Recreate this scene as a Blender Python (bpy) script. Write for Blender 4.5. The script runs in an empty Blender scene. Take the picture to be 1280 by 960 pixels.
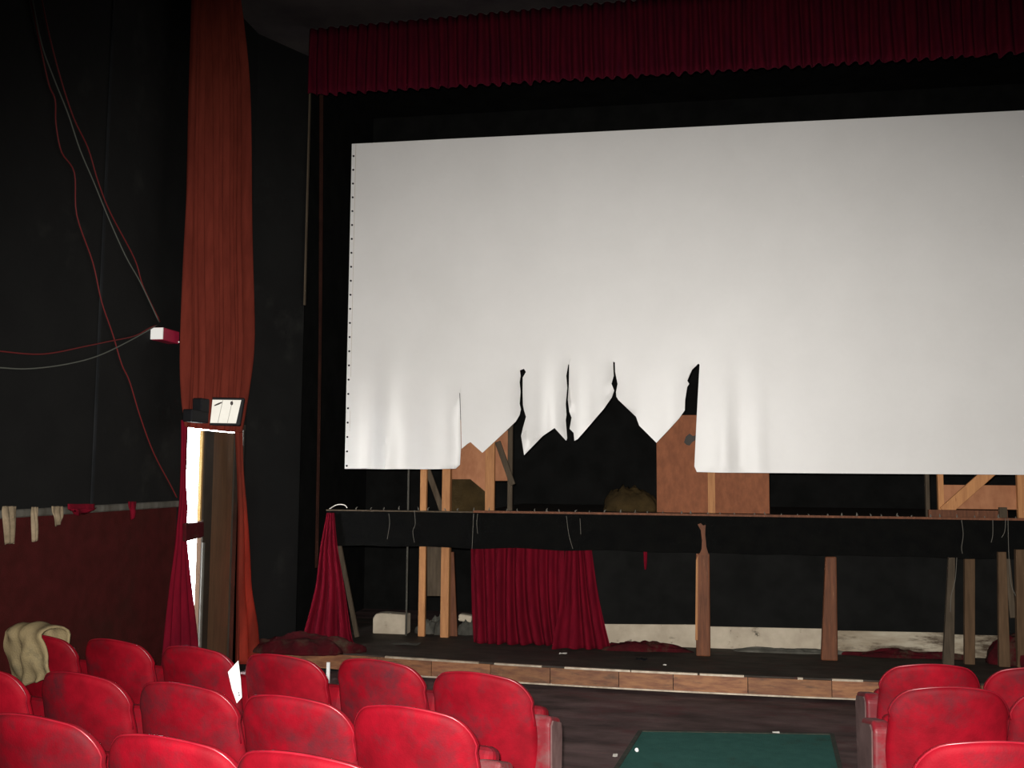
import bpy, bmesh, math, random
from mathutils import Vector, Matrix, noise
from mathutils.geometry import delaunay_2d_cdt
from math import sin, cos, pi, radians, atan, sqrt
random.seed(7)
S = bpy.context.scene
C = S.collection

# ------------------------------------------------------------------ camera
FPX = 1250.0
EYE = Vector((0, 0, 1.31))
yaw, pitch, roll = radians(9.7), atan(110 / 1250), radians(.43)
_F0 = Vector((-sin(yaw), cos(yaw), 0))
FWD = _F0 * cos(pitch) + Vector((0, 0, sin(pitch)))
_R0 = Vector((cos(yaw), sin(yaw), 0))
_U0 = _R0.cross(FWD)
RGT = _R0 * cos(roll) + _U0 * sin(roll)
UPV = RGT.cross(FWD)
cam_d = bpy.data.cameras.new('camera')
cam_d.sensor_fit = 'HORIZONTAL'; cam_d.sensor_width = 36; cam_d.lens = 36 * FPX / 1280
cam_d.clip_start = .05
cam = bpy.data.objects.new('camera', cam_d); C.objects.link(cam)
m = Matrix((RGT, UPV, -FWD)).transposed().to_4x4(); m.translation = EYE
cam.matrix_world = m
S.camera = cam

# ------------------------------------------------------------------ world: overcast daylight outside the exit
W = bpy.data.worlds.new('world'); S.world = W; W.use_nodes = True
bg = W.node_tree.nodes['Background']
bg.inputs[0].default_value = (.93, .96, 1, 1); bg.inputs[1].default_value = 20.0

# ------------------------------------------------------------------ the camera's flash gun (the only light inside the hall)
fl = bpy.data.lights.new('camera_flash', 'SPOT')
fl.energy = 3300; fl.color = (1, .965, .92); fl.shadow_soft_size = .03
fl.spot_size = radians(68); fl.spot_blend = 1.0
flash = bpy.data.objects.new('camera_flash', fl); C.objects.link(flash)
fpos = EYE + RGT * -.03 + UPV * .06
faim = FWD + RGT * (770 - 640) / FPX + UPV * (480 - 640) / FPX
fz = -faim.normalized(); fx = Vector((0, 0, 1)).cross(fz).normalized(); fy = fz.cross(fx)
m = Matrix((fx, fy, fz)).transposed().to_4x4(); m.translation = fpos
flash.matrix_world = m @ Matrix.Diagonal((1.75, 1.0, 1.0, 1))

S.view_settings.view_transform = 'Standard'; S.view_settings.look = 'None'
S.view_settings.gamma = 1; S.view_settings.use_curve_mapping = False
S.view_settings.exposure = 0.0

# ------------------------------------------------------------------ helpers
def ray(u, v): return FWD + RGT * ((u - 640) / FPX) + UPV * ((480 - v) / FPX)
def onY(u, v, Y):
    d = ray(u, v); return EYE + d * ((Y - EYE.y) / d.y)
def onX(u, v, X):
    d = ray(u, v); return EYE + d * ((X - EYE.x) / d.x)
def onZ(u, v, Z):
    d = ray(u, v); return EYE + d * ((Z - EYE.z) / d.z)
RAKE = .069
def floor_z(y): return -.145 - RAKE * min(y, 6.0)
FLAT = floor_z(9)
APRON = -.37

def tag(o, label=None, cat=None, group=None, kind=None):
    if label: o['label'] = label
    if cat: o['category'] = cat
    if group: o['group'] = group
    if kind: o['kind'] = kind
    return o
def empty(name, loc=(0, 0, 0), rz=0, label=None, cat=None, group=None):
    o = bpy.data.objects.new(name, None); C.objects.link(o)
    o.empty_display_size = .1; o.location = loc; o.rotation_euler = (0, 0, rz)
    return tag(o, label, cat, group)
def link(name, me, mat, parent=None, smooth=False):
    o = bpy.data.objects.new(name, me); C.objects.link(o)
    if mat and not me.materials: me.materials.append(mat)
    if smooth:
        for p in me.polygons: p.use_smooth = True
    if parent: o.parent = parent
    return o
def build(name, bm, mat, parent=None, smooth=False, world=False):
    """bm -> mesh object. world=True: coordinates are world ones while the parent sits elsewhere."""
    if world and parent:
        pm = Matrix.Translation(parent.location) @ parent.rotation_euler.to_matrix().to_4x4()
        bm.transform(pm.inverted())
    bmesh.ops.recalc_face_normals(bm, faces=bm.faces)
    me = bpy.data.meshes.new(name); bm.to_mesh(me); bm.free()
    return link(name, me, mat, parent, smooth)
def box(bm, x0, x1, y0, y1, z0, z1):
    vs = [bm.verts.new(p) for p in ((x0, y0, z0), (x1, y0, z0), (x1, y1, z0), (x0, y1, z0), (x0, y0, z1), (x1, y0, z1), (x1, y1, z1), (x0, y1, z1))]
    for f in ((3, 2, 1, 0), (4, 5, 6, 7), (0, 1, 5, 4), (1, 2, 6, 5), (2, 3, 7, 6), (3, 0, 4, 7)): bm.faces.new([vs[i] for i in f])
    return vs
def bevel(bm, w, seg=2):
    bmesh.ops.bevel(bm, geom=bm.edges[:], offset=w, segments=seg, affect='EDGES', profile=.5)
def prism(bm, pts, off):
    """polygon of 3D points extruded by the vector off"""
    off = Vector(off)
    a = [bm.verts.new(p) for p in pts]; b = [bm.verts.new(Vector(p) + off) for p in pts]
    n = len(pts)
    bm.faces.new(a); bm.faces.new(b[::-1])
    for i in range(n): bm.faces.new((a[i], b[i], b[(i + 1) % n], a[(i + 1) % n]))
def bar(bm, p, q, w, t, side=None):
    """rectangular beam from p to q, w wide across, t deep in Y (or along the vector side)"""
    p, q = Vector(p), Vector(q); d = (q - p).normalized()
    n = Vector(side) if side else Vector((0, 1, 0))
    n = (n - d * n.dot(d)).normalized(); s = d.cross(n)
    prism(bm, [p - s * w / 2 - n * t / 2, p + s * w / 2 - n * t / 2, p + s * w / 2 + n * t / 2, p - s * w / 2 + n * t / 2], q - p)
def tube(bm, pts, r, n=6):
    pts = [Vector(p) for p in pts]; rings = []
    for i, p in enumerate(pts):
        d = (pts[min(i + 1, len(pts) - 1)] - pts[max(i - 1, 0)]).normalized()
        a = d.orthogonal().normalized() if i == 0 else (A - d * A.dot(d)).normalized()
        A = a; b = d.cross(a)
        rr = r[i] if isinstance(r, (list, tuple)) else r
        rings.append([bm.verts.new(p + (a * cos(2 * pi * k / n) + b * sin(2 * pi * k / n)) * rr) for k in range(n)])
    for i in range(len(rings) - 1):
        for k in range(n): bm.faces.new((rings[i][k], rings[i][(k + 1) % n], rings[i + 1][(k + 1) % n], rings[i + 1][k]))
    bm.faces.new(rings[0][::-1]); bm.faces.new(rings[-1])
def spline(pts, n=6):
    pts = [Vector(p) for p in pts]; out = []
    for i in range(len(pts) - 1):
        p0 = pts[max(i - 1, 0)]; p1 = pts[i]; p2 = pts[i + 1]; p3 = pts[min(i + 2, len(pts) - 1)]
        for k in range(n):
            t = k / n
            out.append(.5 * ((2 * p1) + (p2 - p0) * t + (2 * p0 - 5 * p1 + 4 * p2 - p3) * t * t + (3 * p1 - p0 - 3 * p2 + p3) * t ** 3))
    out.append(pts[-1]); return out
def drape(levels, folds, normal, cols=80, rows=6, rag=0, seed=0, thick=.006, irr=.5, fine=0):
    """hanging cloth. levels: (left point, right point, fold amplitude) from top to bottom"""
    bm = bmesh.new(); nrm = Vector(normal).normalized(); grid = []
    L = spline([l[0] for l in levels], rows); Rr = spline([l[1] for l in levels], rows)
    amps = [l[2] for l in levels]
    for j, (a, b) in enumerate(zip(L, Rr)):
        f = j / rows; i0 = min(int(f), len(amps) - 2); amp = amps[i0] + (amps[i0 + 1] - amps[i0]) * (f - i0)
        row = []
        for i in range(cols + 1):
            s = i / cols
            ph = folds * s + irr * noise.noise((s * folds * .45 + seed * 7.3, seed, j / len(L) * .8))
            w = sin(2 * pi * ph); w = (abs(w) ** .75) * (1 if w > 0 else -1) + fine * sin(2 * pi * (ph * 2.37 + seed) + 2 * noise.noise((s * 5, seed, 3)))
            amp_s = amp * (.65 + .7 * (.5 + .5 * noise.noise((s * folds * .6, seed * 3.1 + 5, j / len(L)))))
            p = a.lerp(b, s) + nrm * w * amp_s
            if rag and j == len(L) - 1: p.z += rag * noise.noise((s * folds * 1.3, seed, 9))
            row.append(bm.verts.new(p))
        grid.append(row)
    for j in range(len(grid) - 1):
        for i in range(cols): bm.faces.new((grid[j][i], grid[j][i + 1], grid[j + 1][i + 1], grid[j + 1][i]))
    bmesh.ops.recalc_face_normals(bm, faces=bm.faces)
    ext = bmesh.ops.solidify(bm, geom=bm.faces[:], thickness=thick)
    return bm
def lump(pts_base, height, seed, n=26, rough=.35, amp=.5):
    """soft heap of cloth: a dome over a base ellipse ((cx,cy,z),(rx,ry))"""
    (cx, cy, z), (rx, ry) = pts_base
    bm = bmesh.new(); rings = []
    K = 12
    for j in range(K + 1):
        t = j / K; row = []
        for i in range(n * 2):
            a = pi * i / n
            k = 1 + rough * noise.noise((cos(a) * 1.7 + seed, sin(a) * 1.7, seed * .7)) + .12 * noise.noise((cos(a) * 6 + seed, sin(a) * 6, t * 3))
            r = cos(t * pi / 2) ** .8
            h = sin(t * pi / 2) * height * (1 + amp * noise.noise((cos(a) * r * 2.5 + seed, sin(a) * r * 2.5, seed))) * (1 + .2 * noise.noise((cos(a) * r * 7, sin(a) * r * 7, seed)))
            row.append(bm.verts.new((cx + rx * r * k * cos(a), cy + ry * r * k * sin(a), z + max(h, 0))))
        rings.append(row)
    N = n * 2
    for j in range(K):
        for i in range(N): bm.faces.new((rings[j][i], rings[j][(i + 1) % N], rings[j + 1][(i + 1) % N], rings[j + 1][i]))
    bm.faces.new(rings[0][::-1])
    bmesh.ops.remove_doubles(bm, verts=rings[K], dist=rx * .05)
    return bm

# ------------------------------------------------------------------ materials
def mat(name, a, b=None, scale=6, rough=.8, stretch=(1, 1, 1), detail=6, lo=.35, hi=.65, bump=0, bscale=None, spec=.3,
        rand=0, sheen=0, metal=0, trans=0, dirt=None, dscale=3, dlo=.5, dhi=.7, coords='Object'):
    M = bpy.data.materials.new(name); M.use_nodes = True
    nt = M.node_tree; N = nt.nodes; Lk = nt.links.new; P = N['Principled BSDF']
    P.inputs['Roughness'].default_value = rough; P.inputs['Specular IOR Level'].default_value = spec
    P.inputs['Metallic'].default_value = metal
    if sheen:
        P.inputs['Sheen Weight'].default_value = sheen; P.inputs['Sheen Roughness'].default_value = .5
        P.inputs['Sheen Tint'].default_value = (*[min(1, c * 2 + .1) for c in a], 1)
    tc = N.new('ShaderNodeTexCoord'); mp = N.new('ShaderNodeMapping'); mp.inputs['Scale'].default_value = stretch
    Lk(tc.outputs[coords], mp.inputs[0])
    vec = mp.outputs[0]
    oi = None
    if rand or dirt:
        oi = N.new('ShaderNodeObjectInfo')
        ad = N.new('ShaderNodeVectorMath'); ad.operation = 'MULTIPLY_ADD'
        cx = N.new('ShaderNodeCombineXYZ'); 
        for k in range(3): Lk(oi.outputs['Random'], cx.inputs[k])
        Lk(cx.outputs[0], ad.inputs[0]); ad.inputs[1].default_value = (37, 53, 71); Lk(vec, ad.inputs[2]); vec = ad.outputs[0]
    no = N.new('ShaderNodeTexNoise'); no.inputs['Scale'].default_value = scale; no.inputs['Detail'].default_value = detail
    no.inputs['Roughness'].default_value = .6
    Lk(vec, no.inputs['Vector'])
    mr = N.new('ShaderNodeMapRange'); mr.inputs['From Min'].default_value = lo; mr.inputs['From Max'].default_value = hi
    Lk(no.outputs['Fac'], mr.inputs['Value'])
    mx = N.new('ShaderNodeMix'); mx.data_type = 'RGBA'
    mx.inputs['A'].default_value = (*a, 1); mx.inputs['B'].default_value = (*(b or a), 1)
    Lk(mr.outputs[0], mx.inputs['Factor'])
    col = mx.outputs['Result']
    if dirt:
        n2 = N.new('ShaderNodeTexNoise'); n2.inputs['Scale'].default_value = dscale; n2.inputs['Detail'].default_value = 8
        n2.inputs['Roughness'].default_value = .7; Lk(vec, n2.inputs['Vector'])
        m2 = N.new('ShaderNodeMapRange'); m2.inputs['From Min'].default_value = dlo; m2.inputs['From Max'].default_value = dhi
        Lk(n2.outputs['Fac'], m2.inputs['Value'])
        x2 = N.new('ShaderNodeMix'); x2.data_type = 'RGBA'; x2.inputs['B'].default_value = (*dirt, 1)
        Lk(col, x2.inputs['A']); Lk(m2.outputs[0], x2.inputs['Factor']); col = x2.outputs['Result']
    if rand:
        hv = N.new('ShaderNodeHueSaturation')
        rr = N.new('ShaderNodeMapRange'); rr.inputs['To Min'].default_value = 1 - rand; rr.inputs['To Max'].default_value = 1 + rand
        Lk(oi.outputs['Random'], rr.inputs['Value']); Lk(rr.outputs[0], hv.inputs['Value']); Lk(col, hv.inputs['Color']); col = hv.outputs[0]
    Lk(col, P.inputs['Base Color'])
    if bump:
        nb = N.new('ShaderNodeTexNoise'); nb.inputs['Scale'].default_value = bscale or scale * 8; nb.inputs['Detail'].default_value = 4
        Lk(vec, nb.inputs['Vector'])
        bp = N.new('ShaderNodeBump'); bp.inputs['Strength'].default_value = bump; bp.inputs['Distance'].default_value = .01
        Lk(nb.outputs['Fac'], bp.inputs['Height']); Lk(bp.outputs[0], P.inputs['Normal'])
    if trans:
        tr = N.new('ShaderNodeBsdfTranslucent'); Lk(col, tr.inputs[0])
        ms = N.new('ShaderNodeMixShader'); ms.inputs[0].default_value = trans
        Lk(P.outputs[0], ms.inputs[1]); Lk(tr.outputs[0], ms.inputs[2]); Lk(ms.outputs[0], N['Material Output'].inputs[0])
    return M
MT = dict(
    black=mat('black_paint', (.003, .003, .0028), (.005, .005, .0046), 2.5, .85, dirt=(.015, .015, .013), dscale=1.6, dlo=.58, dhi=.78, bump=.2, spec=.2),
    seam=mat('dusty_seam', (.010, .011, .012), (.018, .019, .02), 3, .9, spec=.1),
    stage_black=mat('black_stage_wall', (.0045, .0046, .0042), (.0085, .0085, .008), 3, .9, bump=.2, spec=.1),
    masking=mat('black_masking_cloth', (.002, .002, .002), (.0035, .0035, .003), 8, .95, bump=.3, spec=.1),
    wainscot=mat('dark_red_carpet_panel', (.036, .005, .004), (.050, .0065, .006), 9, .95, bump=.5, bscale=160, spec=.1, dirt=(.022, .008, .005), dscale=1.5, dlo=.5, dhi=.8),
    rail=mat('grey_rail', (.10, .095, .08), (.05, .045, .035), 4, .7, stretch=(1, 3, 1)),
    ceiling=mat('dusty_ceiling', (.07, .06, .057), (.045, .038, .04), 2, .95, bump=.2, spec=.1),
    floor=mat('dirty_dark_floor', (.14, .092, .088), (.05, .034, .033), 1.8, .75, stretch=(1, 2.2, 1), bump=.4, bscale=20, dirt=(.10, .034, .038), dscale=2.3, dlo=.52, dhi=.7, spec=.15),
    apron=mat('apron_boards', (.055, .045, .036), (.025, .02, .016), 2.2, .7, stretch=(2, 5, 1), bump=.4, bscale=25, dirt=(.08, .02, .02), dscale=2.5, dlo=.55, dhi=.7, spec=.15),
    screen=mat('pearl_screen', (.74, .725, .70), (.70, .685, .66), 1.3, .46, spec=.75, bump=.05, bscale=300),
    seat=mat('red_plush', (.21, .0012, .008), (.125, .0008, .005), 7, .7, bump=.12, bscale=150, rand=.10, dirt=(.050, .010, .014), dscale=3.2, dlo=.48, dhi=.70, spec=.12),
    seat_edge=mat('red_edge_bead', (.22, .008, .016), (.16, .003, .01), 9, .35, rand=.1, spec=.5),
    iron=mat('dark_iron', (.045, .03, .028), (.02, .016, .016), 8, .55, spec=.4),
    arm=mat('worn_red_vinyl', (.16, .006, .012), (.10, .012, .016), 6, .5, rand=.12, dirt=(.11, .06, .058), dscale=9, dlo=.45, dhi=.72),
    arm_dust=mat('dusty_arm_side', (.12, .07, .065), (.07, .036, .034), 7, .8, rand=.1),
    curtain=mat('rust_red_curtain', (.27, .048, .030), (.19, .033, .021), 4, .9, stretch=(3, 3, .5), bump=.3, bscale=150, spec=.1, trans=.5),
    crimson=mat('crimson_curtain', (.16, .003, .013), (.10, .002, .009), 5, .9, stretch=(3, 3, .6), bump=.3, bscale=150, spec=.1, trans=.1),
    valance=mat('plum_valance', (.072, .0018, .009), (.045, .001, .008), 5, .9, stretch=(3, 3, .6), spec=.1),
    rust_dim=mat('dim_brown_drape', (.03, .011, .007), (.018, .007, .005), 5, .95, spec=.1),
    heap=mat('dark_red_heap', (.06, .004, .007), (.028, .004, .005), 7, .95, bump=.6, bscale=40, spec=.1, dirt=(.05, .04, .025), dscale=6, dlo=.5, dhi=.7),
    ply_red=mat('red_plywood', (.27, .095, .042), (.20, .068, .03), 9, .8, stretch=(2, 1, 1), dirt=(.15, .05, .022), dscale=5, dlo=.52, dhi=.8),
    ply=mat('plywood', (.38, .165, .078), (.30, .12, .055), 8, .75, stretch=(2, 1, 1), rand=.08, dirt=(.2, .07, .03), dscale=3, dlo=.62, dhi=.8),
    stud=mat('pine_stud', (.47, .22, .085), (.36, .155, .06), 6, .7, stretch=(6, 6, .6), rand=.12, dirt=(.22, .07, .03), dscale=8, dlo=.62, dhi=.72),
    greywood=mat('grey_timber', (.085, .062, .04), (.05, .036, .022), 6, .85, stretch=(6, 6, .6), rand=.15),
    warm=mat('warm_timber', (.115, .066, .034), (.075, .042, .02), 6, .85, stretch=(6, 6, .6), rand=.15),
    post=mat('brown_post', (.15, .052, .022), (.085, .03, .013), 6, .7, stretch=(6, 6, .6), rand=.12, dirt=(.3, .15, .08), dscale=9, dlo=.62, dhi=.75),
    fascia=mat('varnished_fascia_board', (.27, .125, .055), (.15, .058, .03), 5, .6, stretch=(1.2, 4, 6), rand=.28, dirt=(.09, .05, .03), dscale=4, dlo=.52, dhi=.7),
    metal=mat('pale_metal_strip', (.55, .47, .36), (.32, .26, .19), 14, .4, metal=.3, spec=.6),
    plaster=mat('dirty_white_plaster', (.50, .43, .33), (.38, .32, .24), 5, .9, dirt=(.05, .045, .03), dscale=6, dlo=.60, dhi=.68),
    plaster_foul=mat('stained_plaster', (.42, .37, .28), (.24, .19, .13), 4, .9, stretch=(.6, 1, 2.5), dirt=(.06, .04, .025), dscale=3, dlo=.46, dhi=.6),
    door=mat('brown_door_panel', (.115, .062, .032), (.085, .045, .024), 5, .6, stretch=(6, 6, .7)),
    door_dark=mat('dark_door_stile', (.03, .022, .015), (.02, .015, .01), 5, .6),
    yellow=mat('yellowed_door_edge', (.5, .33, .12), (.4, .25, .08), 6, .6),
    plastic=mat('black_plastic', (.004, .004, .005), (.007, .007, .008), 6, .6, spec=.15),
    lens=mat('ribbed_white_lens', (.80, .78, .70), (.70, .68, .60), 6, .4),
    lens_rib=mat('grey_lens_rib', (.36, .35, .31), None, 6, .5),
    white=mat('white_card', (.92, .92, .90), (.88, .88, .86), 4, .7),
    signred=mat('red_sign_face', (.34, .014, .045), (.27, .010, .035), 9, .55),
    cable_red=mat('red_cable', (.12, .010, .010), None, 6, .6),
    cable_grey=mat('grey_green_cable', (.085, .09, .075), None, 6, .6),
    khaki=mat('khaki_cloth', (.27, .21, .11), (.20, .155, .085), 7, .95, bump=.4, bscale=120, dirt=(.10, .09, .06), dscale=4, dlo=.52, dhi=.72, spec=.1),
    cream=mat('cream_cloth_strip', (.24, .18, .115), (.13, .10, .06), 9, .9, bump=.4),
    sack_shaded_ply=mat('sacking_and_shaded_ply', (.05, .032, .012), (.03, .02, .008), 7, .95, bump=.7, bscale=30, spec=.1),
    carpet=mat('green_runner', (.034, .105, .090), (.045, .125, .106), 12, .97, bump=.5, bscale=220, spec=.05, dirt=(.03, .04, .03), dscale=3, dlo=.55, dhi=.75),
    carpet_edge=mat('frayed_carpet_edge', (.02, .028, .022), (.045, .045, .033), 25, .95),
    junk=mat('dusty_junk', (.09, .085, .07), (.04, .038, .03), 9, .9, rand=.3),
    thread=mat('pale_thread', (.13, .12, .10), None, 6, .9),
    paper=mat('crumpled_paper', (.75, .72, .66), (.55, .52, .46), 12, .9, rand=.1),
    outside=mat('pale_yard_concrete', (.75, .74, .72), (.6, .6, .58), 3, .9),
)

# ================================================================== THE SETTING
XL = -4.1                      # left wall of the hall
XR = 5.6
RAIL = onX(120, 631, XL).z
D0 = onX(230, 600, XL).y       # doorway from D0 to D1 along the wall
D1 = onX(301, 600, XL).y
DTOP = onX(265, 534, XL).z
CZ0 = onY(387, 36, 8.97)       # where the ceiling meets the pelmet curtain
CZ1 = onY(746, 3.5, 8.97)
CSL = (CZ1.z - CZ0.z) / (CZ1.x - CZ0.x)
def ceil_z(x): return CZ0.z + CSL * (x - CZ0.x)
HC = 5.9

# floor: raked to Y = 6 then level
bm = bmesh.new()
ys = [-3.0, 0, 1.5, 3, 4.5, 6.0, 8, 13.5]
top = [[bm.verts.new((x, y, floor_z(y))) for x in (XL - .15 if y < 9 else -4.42, 0, XR + (.15 if y < 9 else 1.6))] for y in ys]
bot = [[bm.verts.new((x, y, floor_z(y) - .3)) for x in (XL - .15 if y < 9 else -4.42, 0, XR + (.15 if y < 9 else 1.6))] for y in ys]
for j in range(len(ys) - 1):
    for i in range(2):
        bm.faces.new((top[j][i], top[j][i + 1], top[j + 1][i + 1], top[j + 1][i]))
        bm.faces.new((bot[j][i], bot[j + 1][i], bot[j + 1][i + 1], bot[j][i + 1]))
    for i, d in ((0, 1), (2, -1)):
        f = (top[j][i], top[j + 1][i], bot[j + 1][i], bot[j][i]); bm.faces.new(f)
for j in (0, -1):
    for i in range(2): bm.faces.new((top[j][i], top[j][i + 1], bot[j][i + 1], bot[j][i]))
tag(build('floor', bm, MT['floor']), kind='structure')

# ceiling over the hall, and the fly space over the stage
bm = bmesh.new()
prism(bm, [(XL - .15, -3, ceil_z(XL - .15)), (XR + .15, -3, ceil_z(XR)), (XR + .15, 9.62, ceil_z(XR)), (XL - .15, 9.62, ceil_z(XL - .15))], (0, 0, .2))
tag(build('ceiling', bm, MT['ceiling']), kind='structure')
bm = bmesh.new(); box(bm, -4.42, 7.2, 9.62, 13.7, 6.3, 6.45); box(bm, -4.42, 7.2, 9.55, 9.66, ceil_z(XL) + .05, 6.4)
tag(build('ceiling_stage', bm, MT['stage_black']), kind='structure')

# left wall with the exit opening
WT = .18
bm = bmesh.new()
box(bm, XL - WT, XL, -3, D0, FLAT - .3, HC)
box(bm, XL - WT, XL, D0, D1, DTOP, HC)
box(bm, XL - .03, XL, D1, 8.98, FLAT - .3, HC)
wl = tag(build('wall_left', bm, MT['black']), kind='structure')
bm = bmesh.new(); box(bm, XL, XL + .03, -3, D0 - .16, FLAT - .3, RAIL - .05)
build('wainscot_panel', bm, MT['wainscot'], wl)
bm = bmesh.new(); box(bm, XL, XL + .055, -3, D0 - .12, RAIL - .05, RAIL); bevel(bm, .008, 1)
build('rail', bm, MT['rail'], wl)
for u in (122,):
    y = onX(u, 450, XL).y
    bm = bmesh.new(); box(bm, XL, XL + .008, y - .012, y + .012, RAIL, 5.4)
    build('seam_batten', bm, MT['seam'], wl)

# splayed wall between exit and stage, with the return into the wings
K0, K1 = Vector((XL, 8.98, 0)), Vector((-3.80, 9.60, 0))
bm = bmesh.new()
prism(bm, [(K0.x, K0.y, FLAT - .3), (K1.x, K1.y, FLAT - .3), (K1.x - .04, K1.y + .02, FLAT - .3), (K0.x - .03, K0.y + .01, FLAT - .3)], (0, 0, HC - FLAT + .3))
prism(bm, [(K1.x - .05, 9.62, FLAT - .3), (K1.x - .05, 9.70, FLAT - .3), (-4.32, 9.70, FLAT - .3), (-4.32, 9.62, FLAT - .3)], (0, 0, 7))
tag(build('wall_splay', bm, MT['black']), kind='structure')
bm = bmesh.new()
box(bm, -4.42, -4.3, 9.62, 13.6, FLAT - .3, 6.4)
tag(build('wall_wing', bm, MT['stage_black']), kind='structure')
bm = bmesh.new(); box(bm, -4.42, 7.2, 13.3, 13.5, FLAT - .3, 6.4)
tag(build('wall_front', bm, MT['stage_black']), kind='structure')
bm = bmesh.new(); box(bm, XR, XR + .18, -3, 9.66, FLAT - .3, HC); box(bm, XR, 7.2, 9.6, 9.7, FLAT - .3, 6.4); box(bm, 7.05, 7.2, 9.6, 13.4, FLAT - .3, 6.4)
tag(build('wall_right', bm, MT['black']), kind='structure')
bm = bmesh.new(); box(bm, XL - .18, XR + .18, -3.15, -3, -.5, HC)
tag(build('wall_back', bm, MT['black']), kind='structure')
# the pale yard outside the exit
bm = bmesh.new(); box(bm, -14, XL - WT, 2, 16, FLAT - .35, FLAT - .05)
tag(build('floor_yard', bm, MT['outside']), kind='structure')

# wooden corner strip on the splay wall
a, b = onY(374.5, 84, 9.6), onY(378, 382, 9.6)
bm = bmesh.new(); bar(bm, (K1.x + .012, 9.58, b.z), (K1.x + .012, 9.58, ceil_z(-3.8) - .02), .013, .03)
tag(build('trim_1', bm, MT['greywood']), kind='structure')

# exit door: one leaf closed, the other half open to the daylight
YE = onX(251, 600, XL + .045).y
dr = empty('door_1', (XL + .045, YE, FLAT)); tag(dr, kind='structure')
dw = onX(293, 600, XL + .045).y - YE; dh = DTOP - FLAT - .04
bm = bmesh.new(); box(bm, -.02, .02, 0, dw, 0, dh); build('door_leaf', bm, MT['door'], dr)
bm = bmesh.new(); box(bm, .02, .035, 0, .15, 0, dh); build('stile', bm, MT['door_dark'], dr)
bm = bmesh.new(); box(bm, .02, .035, dw - .08, dw, 0, dh); build('stile', bm, MT['door_dark'], dr)
bm = bmesh.new(); box(bm, -.014, .014, -.02, 0, onX(250, 650, XL).z - FLAT, dh); build('edge_strip', bm, MT['yellow'], dr)
bm = bmesh.new(); tube(bm, [(.05, -.01, .05), (.05, -.01, onX(248, 677, XL).z - FLAT)], .014, 8); build('edge_pipe', bm, MT['rail'], dr, True)
bm = bmesh.new()
box(bm, XL - WT - .02, XL + .02, D0 - .05, D0, FLAT, DTOP); box(bm, XL - .04, XL + .012, D1, D1 + .03, FLAT, DTOP); box(bm, XL - .04, XL + .02, D0 - .05, D1 + .03, DTOP, DTOP + .05)
tag(build('trim_2', bm, MT['door_dark']), kind='structure')

# ================================================================== STAGE
YF, YS, YW = 9.65, 9.80, 10.05        # stage front, screen, rear wall under the stage
# apron
def apron_y(x): return 8.755 + .019 * (x - .7) ** 2
xs = [-3.74 + i * (XR - .05 + 3.74) / 40 for i in range(41)]
ap = empty('stage_apron', (0, apron_y(0), FLAT), label='low curved wooden apron running along the foot of the stage', cat='stage')
bm = bmesh.new()
prism(bm, [(x, apron_y(x), APRON - .05) for x in xs] + [(XR - .05, 11.2, APRON - .05), (-3.74, 11.2, APRON - .05)], (0, 0, .05))
build('deck', bm, MT['apron'], ap, world=True)
bm = bmesh.new()
prism(bm, [(x, apron_y(x) + .1, FLAT) for x in xs] + [(XR - .05, 11.1, FLAT), (-3.74, 11.1, FLAT)], (0, 0, APRON - .05 - FLAT))
build('kick_base', bm, MT['stage_black'], ap, world=True)  # the shadow under the fascia is put into this near-black colour
def edge_strip(name, x0, x1, z0, z1, d0, d1, mt, n=8):
    bm = bmesh.new(); X = [x0 + (x1 - x0) * i / n for i in range(n + 1)]
    prism(bm, [(x, apron_y(x) + d0, z0) for x in X] + [(x, apron_y(x) + d1, z0) for x in X[::-1]], (0, 0, z1 - z0))
    return build(name, bm, mt, ap, world=True)
ub = [300, 455, 532, 612, 690, 776, 842, 930, 1026, 1100, 1200, 1300]
bx = [onZ(u, 840, APRON - .07).x for u in ub]; bx[0] = -3.72; bx += [XR - .4]
for i in range(len(bx) - 1):
    edge_strip('fascia_board', bx[i] + .003, bx[i + 1] - .003, APRON - .145, APRON - .012, -.02 - .004 * (i % 2), .02, MT['fascia'])
edge_strip('lower_strip', onZ(505, 838, APRON - .15).x, onZ(1092, 866, APRON - .15).x, APRON - .158, APRON - .145, -.032, .02, MT['metal'], 20)
for u0, u1 in ((458, 580), (612, 668), (705, 786), (790, 872), (874, 930), (990, 1002), (1030, 1074)):
    edge_strip('upper_strip', onZ(u0, 835, APRON).x, onZ(u1, 845, APRON).x, APRON - .012, APRON + .004, -.027, .004, MT['metal'], 6)

# black cloth-covered stage front
ZT = onY(860, 643, YF).z; ZB = onY(860, 690.5, YF).z
xl = onY(408, 640, YF).x
fr = empty('cloth_covered_beam', (.5, YF, APRON), label='long black cloth-covered beam along the stage edge under the screen', cat='beam')
bm = bmesh.new(); n = 120; g = []
for j in range(5):
    row = []
    for i in range(n + 1):
        x = xl + (XR - .15 - xl) * i / n; z = ZT - .012 + (ZB - ZT + .012) * j / 4
        row.append(bm.verts.new((x, YF - .012 * noise.noise((x * 3, z * 2, 1)) * j, z + (.018 * noise.noise((x * 2.2, 3, 0)) if j == 4 else 0))))
    g.append(row)
for j in range(4):
    for i in range(n): bm.faces.new((g[j][i], g[j][i + 1], g[j + 1][i + 1], g[j + 1][i]))
bmesh.ops.recalc_face_normals(bm, faces=bm.faces); bmesh.ops.solidify(bm, geom=bm.faces[:], thickness=-.03)
build('black_cloth', bm, MT['masking'], fr, world=True)
bm = bmesh.new(); box(bm, xl, XR - .15, YF + .05, YF + .11, ZB + .08, ZT - .02)
build('beam', bm, MT['stage_black'], fr, world=True)
x592 = onY(592, 640, YF).x
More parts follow.
